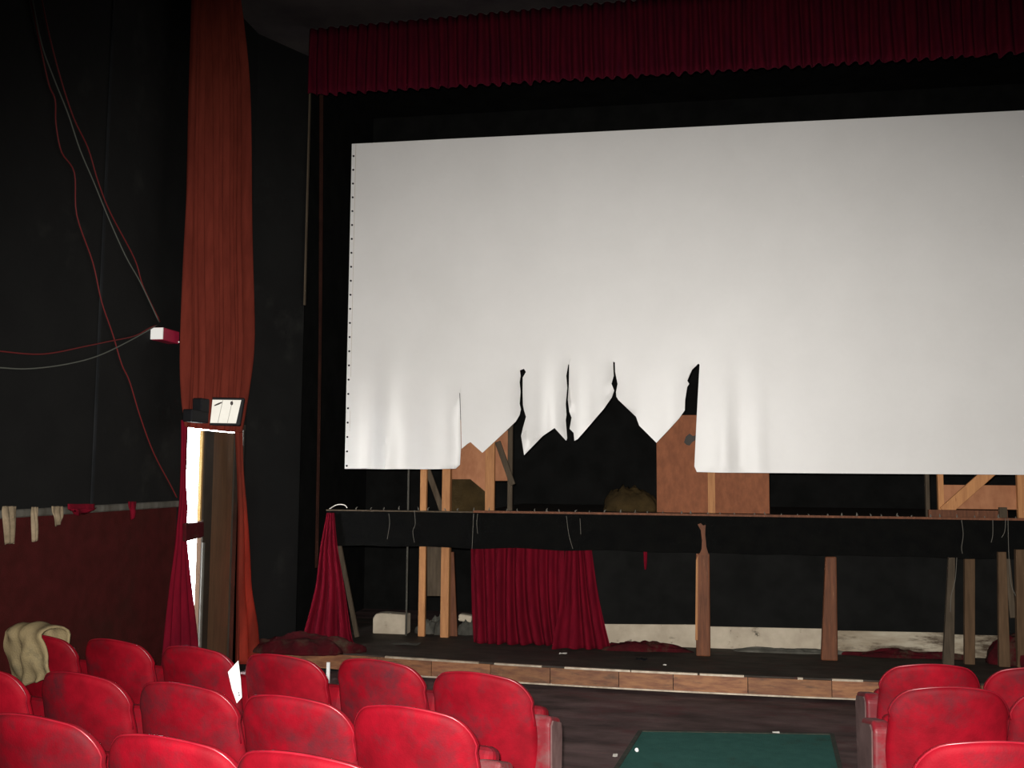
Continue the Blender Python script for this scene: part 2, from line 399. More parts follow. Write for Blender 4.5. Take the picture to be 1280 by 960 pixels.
bm = bmesh.new(); box(bm, x592, XR - .15, YF - .02, YF + .05, ZT - .012, ZT + .008)
build('edge_board', bm, MT['post'], fr, world=True)
bm = bmesh.new(); box(bm, xl, x592, YF - .012, YF + .05, ZT - .014, ZT - .002)
build('edge_board', bm, MT['greywood'], fr, world=True)
# small tufts of ripped cloth standing on the edge
bm = bmesh.new(); tube(bm, [(0, 0, 0), (.004, 0, .02), (-.006, -.002, .034)], [.008, .006, .002], 5)
bmesh.ops.recalc_face_normals(bm, faces=bm.faces); tuft = bpy.data.meshes.new('tuft'); bm.to_mesh(tuft); bm.free()
for i in range(46):
    p = onY(446 + i * 18.3 + random.uniform(-4, 4), 640, YF)
    o = link('cloth_tuft', tuft, MT['thread'], fr); o.location = (p.x - .5, .0, ZT + .004 - APRON)
    o.scale = (random.uniform(.7, 1.3),) * 2 + (random.uniform(.5, 1.1),); o.rotation_euler = (0, random.uniform(-.6, .6), random.uniform(0, 6))
# stage deck behind
bm = bmesh.new(); box(bm, x592, XR + .8, YW + .12, 12.6, ZT - .06, ZT - .012)
tag(build('stage_deck', bm, MT['apron']), 'dark boarded stage floor behind the torn screen', 'stage floor')

# rear wall under the stage with its dirty plaster foot
x0 = onY(700, 790, YW).x
bm = bmesh.new(); box(bm, x0, XR + .1, YW, YW + .12, APRON, ZT - .06)
tag(build('wall_stage', bm, MT['stage_black']), kind='structure')
for i, (u0, u1, va, vb) in enumerate(((735, 879, 780, 781), (879, 1030, 783, 786), (1030, 1188, 788, 791), (1188, 1265, 793, 795))):
    a, b = onY(u0, va, YW - .02), onY(u1, vb, YW - .02)
    bm = bmesh.new(); prism(bm, [(a.x, YW - .02, APRON), (b.x - .004, YW - .02, APRON), (b.x - .004, YW - .02, b.z), (a.x, YW - .02, a.z)], (0, .025, 0))
    tag(build('baseboard_stage', bm, MT['plaster' if i < 2 else 'plaster_foul']), kind='structure')

# ------------------------------------------------------------------ projection screen
PX = [(432, 586), (500, 586.5), (545, 586.5), (570, 586), (574.5, 581), (575.8, 560), (575.0, 520), (574.3, 491),
      (575.0, 491.5), (576.2, 530), (576.8, 561), (584, 555), (588, 552.5), (603, 566), (615, 555), (645, 527), (650, 519), (651.8, 512), (650, 505), (651.2, 490), (649.8, 478), (651, 470), (650, 463),
      (655, 461), (657.5, 465), (653.4, 472), (653.2, 490), (653.6, 506), (655, 513), (657.5, 521), (653.5, 535), (652, 545), (655, 569), (664, 560), (679, 545), (693, 535), (708, 551), (709.5, 548), (707.5, 525), (708.5, 519), (707.5, 505), (709.5, 485), (708, 470), (710.4, 455.5),
      (711.4, 456), (711, 480), (710.2, 500), (711.6, 515), (714.5, 522), (712, 536), (717, 541), (718, 551), (722, 549), (755, 511), (765, 497), (767.5, 488), (764.5, 480), (767.4, 470), (766.8, 460), (766.5, 452),
      (768.6, 453), (769, 465), (772, 480), (770, 490), (770.5, 496), (773, 500), (795, 521), (799, 532), (820.5, 553.5), (837, 536), (849, 523), (856, 513), (856.5, 500), (859, 484), (861.5, 480), (859, 476), (865, 462), (873, 454.5),
      (874.5, 456), (872, 500), (870, 540), (868, 583), (871, 590)]
sc = empty('projection_screen', (.9, YS, APRON), label='huge white cinema screen with its lower middle torn into ragged strips', cat='screen')
ZST = onY(860, 159, YS).z; ZSB = onY(1000, 591.5, YS).z; XSL = onY(435.5, 380, YS).x; XSR = 5.1
poly = []
for i, (u, v) in enumerate(PX):
    p = onY(u, v, YS); poly.append((p.x, p.z))
poly[0] = (XSL, poly[0][1])
poly += [(onY(900, 592, YS).x, ZSB), (2.2, ZSB), (XSR, ZSB), (XSR, ZST), (XSL, ZST)]
# refine the outline
out = []
for i in range(len(poly)):
    a, b = Vector(poly[i]), Vector(poly[(i + 1) % len(poly)]); k = max(1, int((b - a).length / .12))
    for j in range(k): out.append(a.lerp(b, j / k))
inner = []
z = ZSB - .0
yy = poly[13][1] - .05
step = .055
nx = int((XSR - XSL) / step); nz = int((ZST - ZSB) / step)
from_edge = out
for i in range(1, nx):
    for j in range(0, nz):
        x, zz = XSL + i * step, ZSB + .02 + j * step
        if zz > 2.9 and (i % 3 or j % 3): continue
        inner.append(Vector((x + random.uniform(-.008, .008), zz + random.uniform(-.008, .008))))
def inside(p):
    c = False; n = len(poly); j = n - 1
    for i in range(n):
        (xi, yi), (xj, yj) = poly[i], poly[j]
        if (yi > p.y) != (yj > p.y) and p.x < (xj - xi) * (p.y - yi) / (yj - yi) + xi: c = not c
        j = i
    return c
low = [Vector(q) for q in out if q.y < 2.7]
inner = [p for p in inner if inside(p) and (p.y > 2.75 or min((p - q).length_squared for q in low) > .0006)]
vs2, es2, fs2, *_ = delaunay_2d_cdt(out + inner, [(i, (i + 1) % len(out)) for i in range(len(out))], [list(range(len(out)))], 1, 1e-6)
slits = [(onY(u, 500, YS).x, onY(u, v, YS).z, s) for u, v, s in ((574.7, 489, 1), (652.5, 461, 1), (710.5, 455, 1), (767.5, 451, 1), (865, 453, 1))]
def screen_y(x, z):
    y = 0
    dep = max(0, min(1, (2.65 - z) / 1.1))
    # long soft folds hanging in the loose lower edge
    for cu, w, am in ((462, .09, .030), (484, .08, -.034), (510, .09, .012), (540, .10, -.010), (678, .05, -.016), (695, .07, .016), (735, .05, .012), (800, .09, -.008), (838, .07, .012), (905, .06, -.010), (925, .05, .007), (948, .05, -.006)):
        cx = onY(cu, 540, YS).x
        y += 1.5 * am * dep ** 1.4 * math.exp(-((x - cx) / w) ** 2)
    # edges of the tears curl toward the hall
    for sx, szz, s in slits:
        if z < szz + .05:
            k = max(0, min(1, (szz + .05 - z) / .35)); d = x - sx
            if d < 0: y -= .035 * k * math.exp(-abs(d) / .035)
            else: y += .012 * k * math.exp(-abs(d) / .06)
    y += .006 * noise.noise((x * .9, z * .35, 2)) + .0012 * noise.noise((x * 9, z * 3, 4)) * dep
    return y
bm = bmesh.new()
vv = [bm.verts.new((p.x, YS + screen_y(p.x, p.y), p.y)) for p in vs2]
for f in fs2:
    try: bm.faces.new([vv[i] for i in f])
    except ValueError: pass
bmesh.ops.delete(bm, geom=[v for v in bm.verts if not v.link_faces], context='VERTS')
bmesh.ops.recalc_face_normals(bm, faces=bm.faces); bmesh.ops.solidify(bm, geom=bm.faces[:], thickness=.003)
o = build('sheet', bm, MT['screen'], sc, True, world=True); o.data.set_sharp_from_angle(angle=radians(38))
# laced eyelets down the left hem
bm = bmesh.new(); bmesh.ops.create_cone(bm, cap_ends=True, segments=10, radius1=.011, radius2=.009, depth=.008); bmesh.ops.rotate(bm, verts=bm.verts, cent=(0, 0, 0), matrix=Matrix.Rotation(pi / 2, 3, 'X'))
ey = bpy.data.meshes.new('eyelet'); bm.to_mesh(ey); bm.free()
k = 0; zz = poly[0][1] + .03
while zz < ZST - .02:
    o = link('eyelet', ey, MT['plastic'], sc); o.location = (XSL + .022 - .9, screen_y(XSL + .02, zz) - .007, zz - APRON); zz += .147
bm = bmesh.new(); box(bm, XSL + .043, XSL + .046, YS - .004, YS + .004, poly[0][1] + .01, ZST - .01); build('hem_seam', bm, MT['plaster'], sc, world=True)

# ------------------------------------------------------------------ pelmet curtain above the stage
a = onY(386, 100, 8.97); zb = onY(860, 93, 8.97).z
lv = []
zt = ceil_z(-3.5) + .0
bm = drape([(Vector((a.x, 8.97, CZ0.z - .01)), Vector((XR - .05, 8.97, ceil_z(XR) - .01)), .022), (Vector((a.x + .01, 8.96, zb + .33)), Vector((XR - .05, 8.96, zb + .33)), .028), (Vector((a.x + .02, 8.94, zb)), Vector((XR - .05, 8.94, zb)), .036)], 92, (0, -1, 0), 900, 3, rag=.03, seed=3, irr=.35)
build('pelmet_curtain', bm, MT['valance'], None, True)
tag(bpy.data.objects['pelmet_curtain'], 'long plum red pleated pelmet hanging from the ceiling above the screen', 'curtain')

# narrow dark red leg drape left of the screen
t0, t1 = onY(397, 120, 9.9), onY(402, 120, 9.9); t0.z = t1.z = 6.29
bm = drape([(t0, t1, .006), (onY(399, 300, 9.9), onY(403.5, 300, 9.9), .008), (onY(398, 480, 9.9), onY(401.5, 480, 9.9), .008), (onY(394, 710, 9.9), onY(398, 710, 9.9), .006)], 1, (0, -1, 0), 10, 6, seed=8)
tag(build('side_drape', bm, MT['rust_dim'], None, True), 'very narrow dark red drape hanging just left of the screen', 'curtain')

# ------------------------------------------------------------------ crimson curtains round the stage foot
ss = empty('stage_skirt', onZ(670, 808, APRON), label='crimson pleated curtain hanging under the stage edge, flaring at its right foot', cat='curtain')
bm = drape([(onY(588, 660, 9.82), onY(706, 660, 9.82), .02), (onY(588, 700, 9.82), onY(706, 700, 9.82), .032), (onY(589, 760, 9.80), onY(709, 760, 9.8), .036), (onZ(591, 804, APRON + .01), onZ(714, 807, APRON + .01), .04)], 8, (0, -1, 0), 110, 6, rag=.02, seed=4, irr=.8)
build('left_panel', bm, MT['crimson'], ss, True, world=True)
bm = drape([(onY(708, 660, 9.80), onY(736, 660, 9.80), .012), (onY(706, 700, 9.8), onY(741, 700, 9.8), .022), (onY(700, 755, 9.76), onY(750, 755, 9.75), .032), (onZ(690, 811, APRON + .01), onZ(764, 811, APRON + .01), .04)], 4, (0, -1, 0), 60, 6, rag=.02, seed=5, irr=.8)
build('right_panel', bm, MT['crimson'], ss, True, world=True)
bm = drape([(onY(804, 676, 9.775), onY(809, 676, 9.775), .003), (onY(805, 698, 9.775), onY(809, 698, 9.775), .004), (onY(806, 712, 9.775), onY(808, 712, 9.775), .003)], 1, (0, -1, 0), 8, 4, seed=2)
tag(build('torn_rag', bm, MT['crimson'], None, True), 'tiny crimson rag hanging under the stage edge right of the skirt', 'rag')
bm = drape([(onY(409, 641, 9.60), onY(418, 641, 9.60), .01), (onY(401, 684, 9.6), onY(422, 684, 9.58), .02), (onY(395, 735, 9.58), onY(431, 735, 9.54), .03), (onY(380, 792, 9.52), onY(440, 794, 9.5), .04), (onZ(372, 806, APRON + .01), onZ(444, 803, APRON + .01), .05)], 4, (0.2, -1, 0), 60, 6, seed=6)
tag(build('pinched_curtain', bm, MT['crimson'], None, True), 'crimson curtain pinched at its top and spreading at the left stage corner', 'curtain')
c = onZ(372, 812, APRON + .01)
bm = lump(((c.x + .05, c.y, APRON), (.5, .2)), .13, 2, rough=.45)
tag(build('curtain_heap', bm, MT['heap'], None, True), 'crumpled dark red cloth heap on the floor at the left stage corner', 'cloth')
c = onZ(800, 812, APRON)
bm = lump(((c.x, c.y - .03, APRON - .005), (.42, .09)), .075, 5, rough=.4)
tag(build('fallen_cloth', bm, MT['heap'], None, True), 'strip of dark red cloth lying against the plaster right of the crimson skirt', 'cloth')
c = onZ(985, 815, APRON)
bm = lump(((c.x, YW - .1, APRON), (.55, .06)), .035, 31, rough=.5, amp=.9)
tag(build('debris_strip', bm, MT['junk'], None, True), 'thin strip of dark debris along the plaster between the two brown posts', 'debris')
c = onZ(1130, 818, APRON)
bm = lump(((c.x, YW - .12, APRON), (.5, .07)), .05, 33, rough=.5, amp=.9)
tag(build('debris_strip', bm, MT['heap'], None, True), 'thin strip of dark red debris along the plaster right of the thick post', 'debris')
c = onZ(1270, 830, APRON)
bm = lump(((c.x + .1, c.y, APRON - .005), (.34, .2)), .26, 11, rough=.3, amp=.2)
tag(build('bunched_cloth', bm, MT['heap'], None, True), 'bunched dark red cloth on the apron behind the right block of seats', 'cloth')

# ------------------------------------------------------------------ posts under the stage front
def post(label, u0, u1, vt, lean0, lean1, mt, Y=9.62, depth=.06, name='stage_post'):
    """u0,u1 at the top; lean: shift of both edges at the foot"""
    a, b = onY(u0, vt, Y), onY(u1, vt, Y)
    va = onY(u0 + lean0, 800, Y).x; vb = onY(u1 + lean1, 800, Y).x
    bm = bmesh.new()
    pts = [(va, Y, APRON), (vb, Y, APRON), (b.x, Y, b.z), (a.x, Y, a.z)]
    prism(bm, pts, (0, depth, 0)); bevel(bm, .012 if mt == MT['post'] else .004, 2)
    return build(name, bm, mt), a, b
r = empty('stage_post', (onY(878, 800, 9.56).x, 9.56, APRON), label='brown post with a broken splintered top, in front of the black stage edge', cat='post')
o, a, b = post('', 870, 887, 692, 0, 1, MT['post'], 9.56, .06, 'shaft'); o.parent = r; o.location = -r.location
P = lambda u, v: onY(u, v, 9.56)
bm = bmesh.new(); prism(bm, [P(874, 694), P(886, 694), P(883, 684), P(881.5, 668), P(882, 656), P(879, 657), P(876, 654), P(872, 655.5), P(876, 663), P(877.5, 676), P(877, 686)], (0, .02, 0))
build('splinter', bm, MT['post'], r, world=True)
bm = bmesh.new(); prism(bm, [P(869, 800), P(872, 800), P(872.5, 694), P(870, 700)], (0, -.008, 0)); build('pale_strip', bm, MT['stud'], r, world=True)
o, _, _ = post('', 1032, 1046, 696, -6, 1, MT['post'], 9.58, .07)
tag(o, 'thick reddish brown post under the stage edge, left of the right-hand seats', 'post')
o, _, _ = post('', 1186, 1194, 697, -8, -2, MT['greywood'], 9.60, .05)
tag(o, 'leaning grey timber post under the stage edge, beside a straight brown one', 'post')
o, _, _ = post('', 1206, 1219, 697, -1, -1, MT['warm'], 9.66, .05)
tag(o, 'straight square grey-brown post right of the leaning grey timber', 'post')
o, _, _ = post('', 1248, 1258, 690, 0, 4, MT['warm'], 9.60, .05)
tag(o, 'weathered post second from the right edge under the stage front', 'post')
o, _, _ = post('', 1270, 1284, 687, 1, 1, MT['warm'], 9.60, .06)
tag(o, 'weathered post at the far right edge under the stage front', 'post')

# ------------------------------------------------------------------ timber behind the stage front
YB = 10.12
def P(u, v, Y=YB): return onY(u, v, Y)
def strip(parent, name, u0, v0, u1, v1, wpx, mt, Y=YB, depth=.05):
    a, b = P(u0, v0, Y), P(u1, v1, Y); w = (P(u0 + wpx, v0, Y) - a).length
    bm = bmesh.new(); bar(bm, a, b, w, depth); bevel(bm, .003, 1)
    return build(name, bm, mt, parent, world=True)
def foot(u, Y=YB, v=790): return P(u, v, Y).x
tf = empty('timber_frame', (foot(590), YB, APRON), label='rough pine stud frame with plywood gussets behind the torn left strips', cat='timber frame')
FT = P(560, 797).z
def vstud(parent, name, u, vtop, wpx, mt, Y, lean=-3, depth=.05, z0=None):
    t = P(u, vtop, Y); w = (P(u + wpx, vtop, Y) - t).length
    bm = bmesh.new(); bar(bm, (t.x, Y, APRON if z0 is None else z0), t, w, depth); bevel(bm, .003, 1)
    return build(name, bm, mt, parent, world=True)
vstud(tf, 'stud', 531, 540, 8, MT['stud'], YB)
vstud(tf, 'stud', 560, 520, 10, MT['stud'], YB, depth=.09)
vstud(tf, 'stud', 613.5, 515, 11.5, MT['stud'], YB + .02, z0=ZT - .01)
vstud(tf, 'stud', 638.5, 510, 6, MT['greywood'], YB + .08, z0=ZT - .01)
bm = bmesh.new(); prism(bm, [P(553, 525, YB + .07), P(609, 525, YB + .07), P(608.5, 616, YB + .07), P(588, 599, YB + .07), P(553, 599, YB + .07)], (0, .012, 0)); build('plywood_gusset', bm, MT['ply'], tf, world=True)
bm = bmesh.new(); prism(bm, [P(614, 545, YB + .07), P(640, 536, YB + .07), P(636, 601, YB + .07), P(614, 601, YB + .07)], (0, .012, 0)); build('plywood_gusset', bm, MT['ply'], tf, world=True)
bm = bmesh.new(); prism(bm, [P(562, 570, 10.5), P(612, 570, 10.5), P(612, 640, 10.5), P(562, 640, 10.5)], (0, .012, 0)); build('back_panel', bm, MT['sack_shaded_ply'], tf, world=True)  # backing plywood; its shade is put into the dark brown colour
bm = bmesh.new(); prism(bm, [P(534, 680, 10.3), P(552, 680, 10.3), P(552, 745, 10.3), P(534, 745, 10.3)], (0, .012, 0)); build('back_panel', bm, MT['greywood'], tf, world=True)
strip(tf, 'brace', 622, 552, 641, 606, 7, MT['greywood'], YB + .02, .03)
strip(tf, 'brace', 532, 580, 553, 638, 7, MT['greywood'], YB + .07, .03)
strip(tf, 'brace', 561.5, 690, 566, 800, 12, MT['post'], YB + .08, .03)
bm = bmesh.new(); a = P(511.5, 550, YB); tube(bm, [(a.x, YB, APRON), (a.x, YB, a.z)], .011, 8)
tag(build('steel_pipe', bm, MT['rail'], None, True), 'thin grey upright pipe left of the pine studs', 'pipe')
# plywood sheet
ps = empty('plywood_sheet', (P(890, 640, 10.4).x, 10.4, ZT - .012), label='upright orange-brown plywood sheet showing under the screen, beside the widest tear', cat='plywood')
a, b = P(820.5, 519, 10.4), P(962, 640, 10.4)
bm = bmesh.new(); box(bm, a.x, b.x, 10.4, 10.415, ZT - .012, a.z); build('panel', bm, MT['ply_red'], ps, world=True)
a, b = P(884, 530, 10.4), P(894, 640, 10.4)
bm = bmesh.new(); box(bm, a.x, b.x, 10.375, 10.4, ZT - .012, a.z); build('batten', bm, MT['stud'], ps, world=True)
bm = bmesh.new(); prism(bm, [P(*q, 10.398) for q in ((855, 553), (857, 546), (862, 542), (866, 545), (870, 544), (871, 549), (865, 553), (862, 557), (858, 556))], (0, .002, 0)); build('dark_stain', bm, MT['door_dark'], ps, world=True)
c = P(786, 640, 10.6)
bm = lump(((c.x, 10.6, ZT - .014), (.29, .2)), .23, 9, rough=.25, amp=.25)
tag(build('sacking_heap', bm, MT['sack_shaded_ply'], None, True), 'dim brown heap of sacking on the stage, left of the plywood sheet', 'sacking')
# right frame
rf = empty('timber_frame', (P(1215, 640, 10.2).x, 10.2, ZT - .012), label='braced pine frame with a horizontal plank below the screen at far right', cat='timber frame')
Y2 = 10.2
for u, w, mt, vt in ((1157.5, 5, 'greywood', 570), (1174, 7, 'stud', 570), (1276, 14, 'stud', 560)):
    t = P(u, vt, Y2); bm = bmesh.new(); bar(bm, (t.x, Y2, ZT - .012), t, (P(u + w, vt, Y2) - t).length, .05); build('stud', bm, MT[mt], rf, world=True)
a, b = P(1176, 606, Y2 + .06), P(1275, 637, Y2 + .06)
bm = bmesh.new(); box(bm, a.x, b.x, Y2 + .04, Y2 + .06, b.z, a.z); build('plank', bm, MT['ply'], rf, world=True)
strip(rf, 'brace', 1180, 640, 1240, 587, 15, MT['stud'], Y2 - .03, .03)
a, b = P(1160, 637, Y2 - .06), P(1259, 645, Y2 - .06)
bm = bmesh.new(); box(bm, a.x, b.x, Y2 - .08, Y2 - .04, ZT - .012, a.z); build('bottom_rail', bm, MT['post'], rf, world=True)
bm = bmesh.new(); a, b = P(1248, 634, Y2 - .1), P(1258, 646, Y2 - .1); box(bm, a.x, b.x, Y2 - .13, Y2 - .09, ZT - .012, a.z); build('block', bm, MT['greywood'], rf, world=True)

# things lying under the left part of the stage
bm = bmesh.new(); a, b = P(424, 680, 9.75), onZ(455, 792, APRON + .03); bar(bm, a, (b.x, 9.75, APRON + .03), .045, .03); bevel(bm, .003, 1)
tag(build('leaning_board', bm, MT['greywood']), 'grey board leaning beside the pinched crimson curtain', 'board')
bm = bmesh.new(); a, b = P(466, 766, 10.15), P(508, 793, 10.15)
prism(bm, [(a.x, 10.15, APRON + .002), (b.x, 10.15, APRON + .002), (b.x, 10.15, a.z - .01), (a.x + .1, 10.15, a.z), (a.x + .03, 10.15, a.z - .01), (a.x, 10.15, a.z - .06)], (0, .16, 0)); bevel(bm, .012, 2)
tag(build('plaster_block', bm, MT['plaster']), 'pale plaster block on the boards left of the thin grey pipe', 'block')
bm = bmesh.new(); a, b = P(573, 764, 10.3), P(589, 776, 10.3); z = APRON
box(bm, a.x, b.x, 10.3, 10.42, z + .13, z + .2); bevel(bm, .01, 1); bmesh.ops.rotate(bm, verts=bm.verts, cent=((a.x + b.x) / 2, 10.36, z + .16), matrix=Matrix.Rotation(.12, 3, 'Y'))
tag(build('pale_slab', bm, MT['plaster']), 'small pale slab lying on dark rubble left of the crimson skirt', 'slab')
for i, (u, v, rx, hh, lab) in enumerate(((525, 795, .10, .12, 'low dusty rubble pile left of the first pine stud'), (541, 797, .12, .16, 'low dusty rubble pile between the two pine studs'), (582, 796, .13, .15, 'dark rubble pile between the pine stud and crimson skirt'))):
    c = onZ(u, v, APRON)
    bm = lump(((c.x, 10.36, APRON - .005), (rx, .12)), hh, 20 + i, n=14, rough=.5)
    tag(build('rubble_pile', bm, MT['junk']), lab, 'rubble', 'rubble under the stage')
# second brace at the far right under the stage
bm = bmesh.new(); bar(bm, P(1258, 695, 9.72), P(1266, 772, 9.72), .05, .025)
tag(build('diagonal_brace', bm, MT['greywood']), 'short slanting brace between the two rightmost posts under the stage', 'brace')

# threads hanging from the black front
TH = [([(486, 642), (487, 655), (484, 674)], 'short pale thread nearest the left end of the black stage front'),
      ([(518, 638), (519, 655), (516, 664), (518, 678)], 'long twisted pale thread on the black front by the grey pipe'),
      ([(592, 642), (591, 665), (590, 686)], 'straight pale thread on the black front above the crimson skirt'),
      ([(597, 642), (596, 655), (597, 667)], 'shorter thread just right of the straight pale thread'),
      ([(708, 645), (711, 668), (716, 686)], 'curved thread on the black front above the skirt right side'),
      ([(725, 648), (726, 668)], 'faint thread on the black front above the skirt right corner'),
      ([(1202, 650), (1204, 668), (1202, 684), (1203, 692)], 'long pale thread on the black front above the leaning grey post'),
      ([(1241, 650), (1241, 668), (1239, 678)], 'faint thread on the black front near the right edge'),
      ([(1257, 648), (1256, 664), (1252, 672)], 'hooked thread on the black front near the right edge'),
      ([(1260, 648), (1261, 692), (1264, 730), (1270, 745)], 'longest thread trailing from the black front past the right posts'),
      ([(1196, 697), (1194, 725), (1189, 745), (1188, 765)], 'pale strand hanging down along the leaning grey post')]
for pts, lab in TH:
    bm = bmesh.new(); tube(bm, spline([onY(u, v, 9.592 if v0 > 692 else 9.61) for (u, v), v0 in zip(pts, [pts[0][1]] * 9)], 4), .0026, 5)
    tag(build('hanging_thread', bm, MT['thread']), lab, 'thread', 'threads on the black stage front')
bm = bmesh.new(); tube(bm, spline([P(412, 636, 9.62), P(421, 631, 9.61), P(430, 631, 9.61), P(434, 635, 9.62)], 4), .005, 5)
tag(build('pale_cord', bm, MT['paper']), 'bent pale cord lying on the left end of the stage front', 'cord')

# ================================================================== LEFT WALL FITTINGS
# exit curtain
XC = XL + .16
dc = empty('exit_curtain', (XC, (D0 + D1) / 2, FLAT), label='tall rust red curtain over the lit exit, parted below into two strands', cat='curtain')
Q = lambda u, v, X=XC: onX(u, v, X)
tl, trr = Q(241, -30), Q(297, -30); tl.z = trr.z = ceil_z(XL) - .02
bm = drape([(tl, trr, .03), (Q(236, 120), Q(307, 110), .04), (Q(231, 300), Q(309, 290), .045), (Q(229, 420), Q(313, 420), .047), (Q(228, 480), Q(310, 485), .042), (Q(227, 533), Q(303, 541), .035)], 7.5, (1, 0, 0), 190, 5, seed=12, irr=1.1, fine=.45)
build('upper_drape', bm, MT['curtain'], dc, True, world=True)
bm = drape([(Q(227, 525), Q(233, 525), .01), (Q(226, 586), Q(231, 586), .01), (Q(223, 630), Q(233, 630), .012), (Q(220, 657), Q(232, 657), .014), (Q(218, 680), Q(232, 680), .018), (Q(211, 728), Q(236, 728), .025), (Q(205, 781), Q(241, 781), .035), (Q(199, 850), Q(247, 850), .04)], 3, (1, 0, 0), 40, 5, seed=14)
build('left_strand', bm, MT['crimson'], dc, True, world=True)
bm = drape([(Q(293, 533), Q(303, 533), .012), (Q(296, 586), Q(304, 586), .012), (Q(297, 639), Q(309, 639), .012), (Q(296, 692), Q(313, 692), .016), (Q(295, 735), Q(315, 735), .02), (Q(294, 781), Q(323, 781), .03), (Q(292, 830), Q(327, 830), .035)], 3, (1, 0, 0), 40, 5, seed=15)
build('right_strand', bm, MT['curtain'], dc, True, world=True)
bm = bmesh.new(); prism(bm, [Q(228, 654, XC + .03), Q(251, 652, XC + .01), Q(251, 671, XC + .01), Q(228, 677, XC + .03)], (.03, 0, 0)); bevel(bm, .008, 1)
build('tieback', bm, MT['heap'], dc, world=True)
# floodlight over the exit
XE = XC + .12
c = Q(279, 514, XE)
el = empty('emergency_light', (c.x, c.y, c.z - .12), radians(24), label='black emergency light with a ribbed white lens above the exit opening', cat='light')
px = (c - EYE).dot(FWD) / FPX
bm = bmesh.new(); prism(bm, [(-.145, -.03, .00), (.145, -.03, .0), (.175, -.03, .235), (-.115, -.03, .235)], (0, .12, 0)); bevel(bm, .008, 1); build('housing', bm, MT['plastic'], el)
bm = bmesh.new(); prism(bm, [(-.125, -.04, .018), (.108, -.04, .018), (.145, -.04, .215), (-.092, -.04, .212)], (0, .02, 0)); ln = build('lens', bm, MT['lens'], el)
for t in (.37, .70):
    x0_, x1_ = -.125 + .233 * t, -.092 + .237 * t
    bm = bmesh.new(); bar(bm, (x0_, -.042, .02), (x1_, -.042, .21), .005, .006); build('rib', bm, MT['lens_rib'], ln)
for x, zz, w, h_, rt in ((-.04, .178, .040, .007, -.45), (.068, .186, .012, .018, 0)):  # dark marks on the lens; the small upright one paints a rib-like shadow
    bm = bmesh.new(); bmesh.ops.create_icosphere(bm, subdivisions=2, radius=1); bmesh.ops.scale(bm, vec=(w, .006, h_), verts=bm.verts); bmesh.ops.rotate(bm, verts=bm.verts, cent=(0, 0, 0), matrix=Matrix.Rotation(rt, 3, 'Y')); bmesh.ops.translate(bm, verts=bm.verts, vec=(x, -.042, zz)); build('lens_mark', bm, MT['iron'], ln, True)
for u0, u1, v0, v1 in ((235, 257, 514, 527), (247, 258, 499, 516)):
    p, q = onX(u0, v1, XC + .1), onX(u1, v0, XC + .1)
    bm = bmesh.new(); box(bm, XC + .05, XC + .13, p.y, q.y, p.z, q.z); bevel(bm, .008, 1); build('battery_box', bm, MT['plastic'], el, world=True)
bm = bmesh.new(); box(bm, -.05, .05, .085, .11, .03, .12); build('bracket', bm, MT['iron'], el)
# exit sign box
a = onX(204, 409, XL + .10); b = onX(224, 430, XL + .10); w0 = (204 - 195) * (a - EYE).dot(FWD) / FPX
sg = empty('sign_box', (XL + .05, (a.y + b.y) / 2, b.z), label='small red box with a white end, fixed beside the tall rust curtain', cat='sign')
hz = a.z - b.z; ln_ = (b.y - a.y)
bm = bmesh.new(); box(bm, -.05, .05, -ln_ / 2, ln_ / 2, 0, hz); bevel(bm, .006, 1); build('body', bm, MT['signred'], sg)
bm = bmesh.new(); box(bm, -.05, .052, -ln_ / 2 - .008, -ln_ / 2 + .002, .004, hz - .004); build('end_plate', bm, MT['white'], sg)
bm = bmesh.new(); box(bm, -.05, .02, ln_ / 2, ln_ / 2 + .05, hz * .25, hz * .75); build('mount', bm, MT['rail'], sg)
bm = bmesh.new(); bmesh.ops.create_icosphere(bm, subdivisions=1, radius=.008); bmesh.ops.translate(bm, verts=bm.verts, vec=(.05, ln_ / 2 - .01, .015)); build('screw', bm, MT['white'], sg)
# cables
CB = [('cable_red', [(36, -12), (50, 55), (61, 105), (69, 125), (70, 155), (77, 190), (93, 216), (96, 269), (116, 328), (127, 377), (141, 418), (152, 455), (162, 477), (175, 520), (192, 566), (214, 608), (221, 622)], 'long red cable snaking down the black wall to the rail'),
      ('cable_red', [(50, -12), (60, 37), (75, 95), (92, 147), (110, 185), (123, 228), (138, 266), (168, 323), (179, 358), (200, 402)], 'straight red cable slanting down the wall to the sign box'),
      ('cable_grey', [(38, -12), (52, 55), (67, 97), (85, 142), (100, 187), (117, 227), (135, 271), (157, 320), (176, 354), (199, 403)], 'grey-green cable slanting alongside the straight red cable'),
      ('cable_red', [(-15, 437), (0, 439), (54, 442.6), (108, 432.6), (135, 427), (168, 420), (187, 410), (197, 406)], 'red cable sagging sideways from the sign box'),
      ('cable_grey', [(-15, 459), (0, 459.6), (35, 461), (81, 455.6), (122, 445), (162, 426), (197, 406)], 'pale grey cable sagging lowest sideways from the sign box')]
for i, (mk, pts, lab) in enumerate(CB):
    bm = bmesh.new(); tube(bm, spline([onX(u, v, XL + .012 + .004 * i) for u, v in pts], 5), .0048 if i != 2 else .0044, 6)
    tag(build('wall_cable', bm, MT['cable_grey'] if mk == 'cable_grey' else MT['cable_red'], None, True), lab, 'cable', 'cables on the black wall')
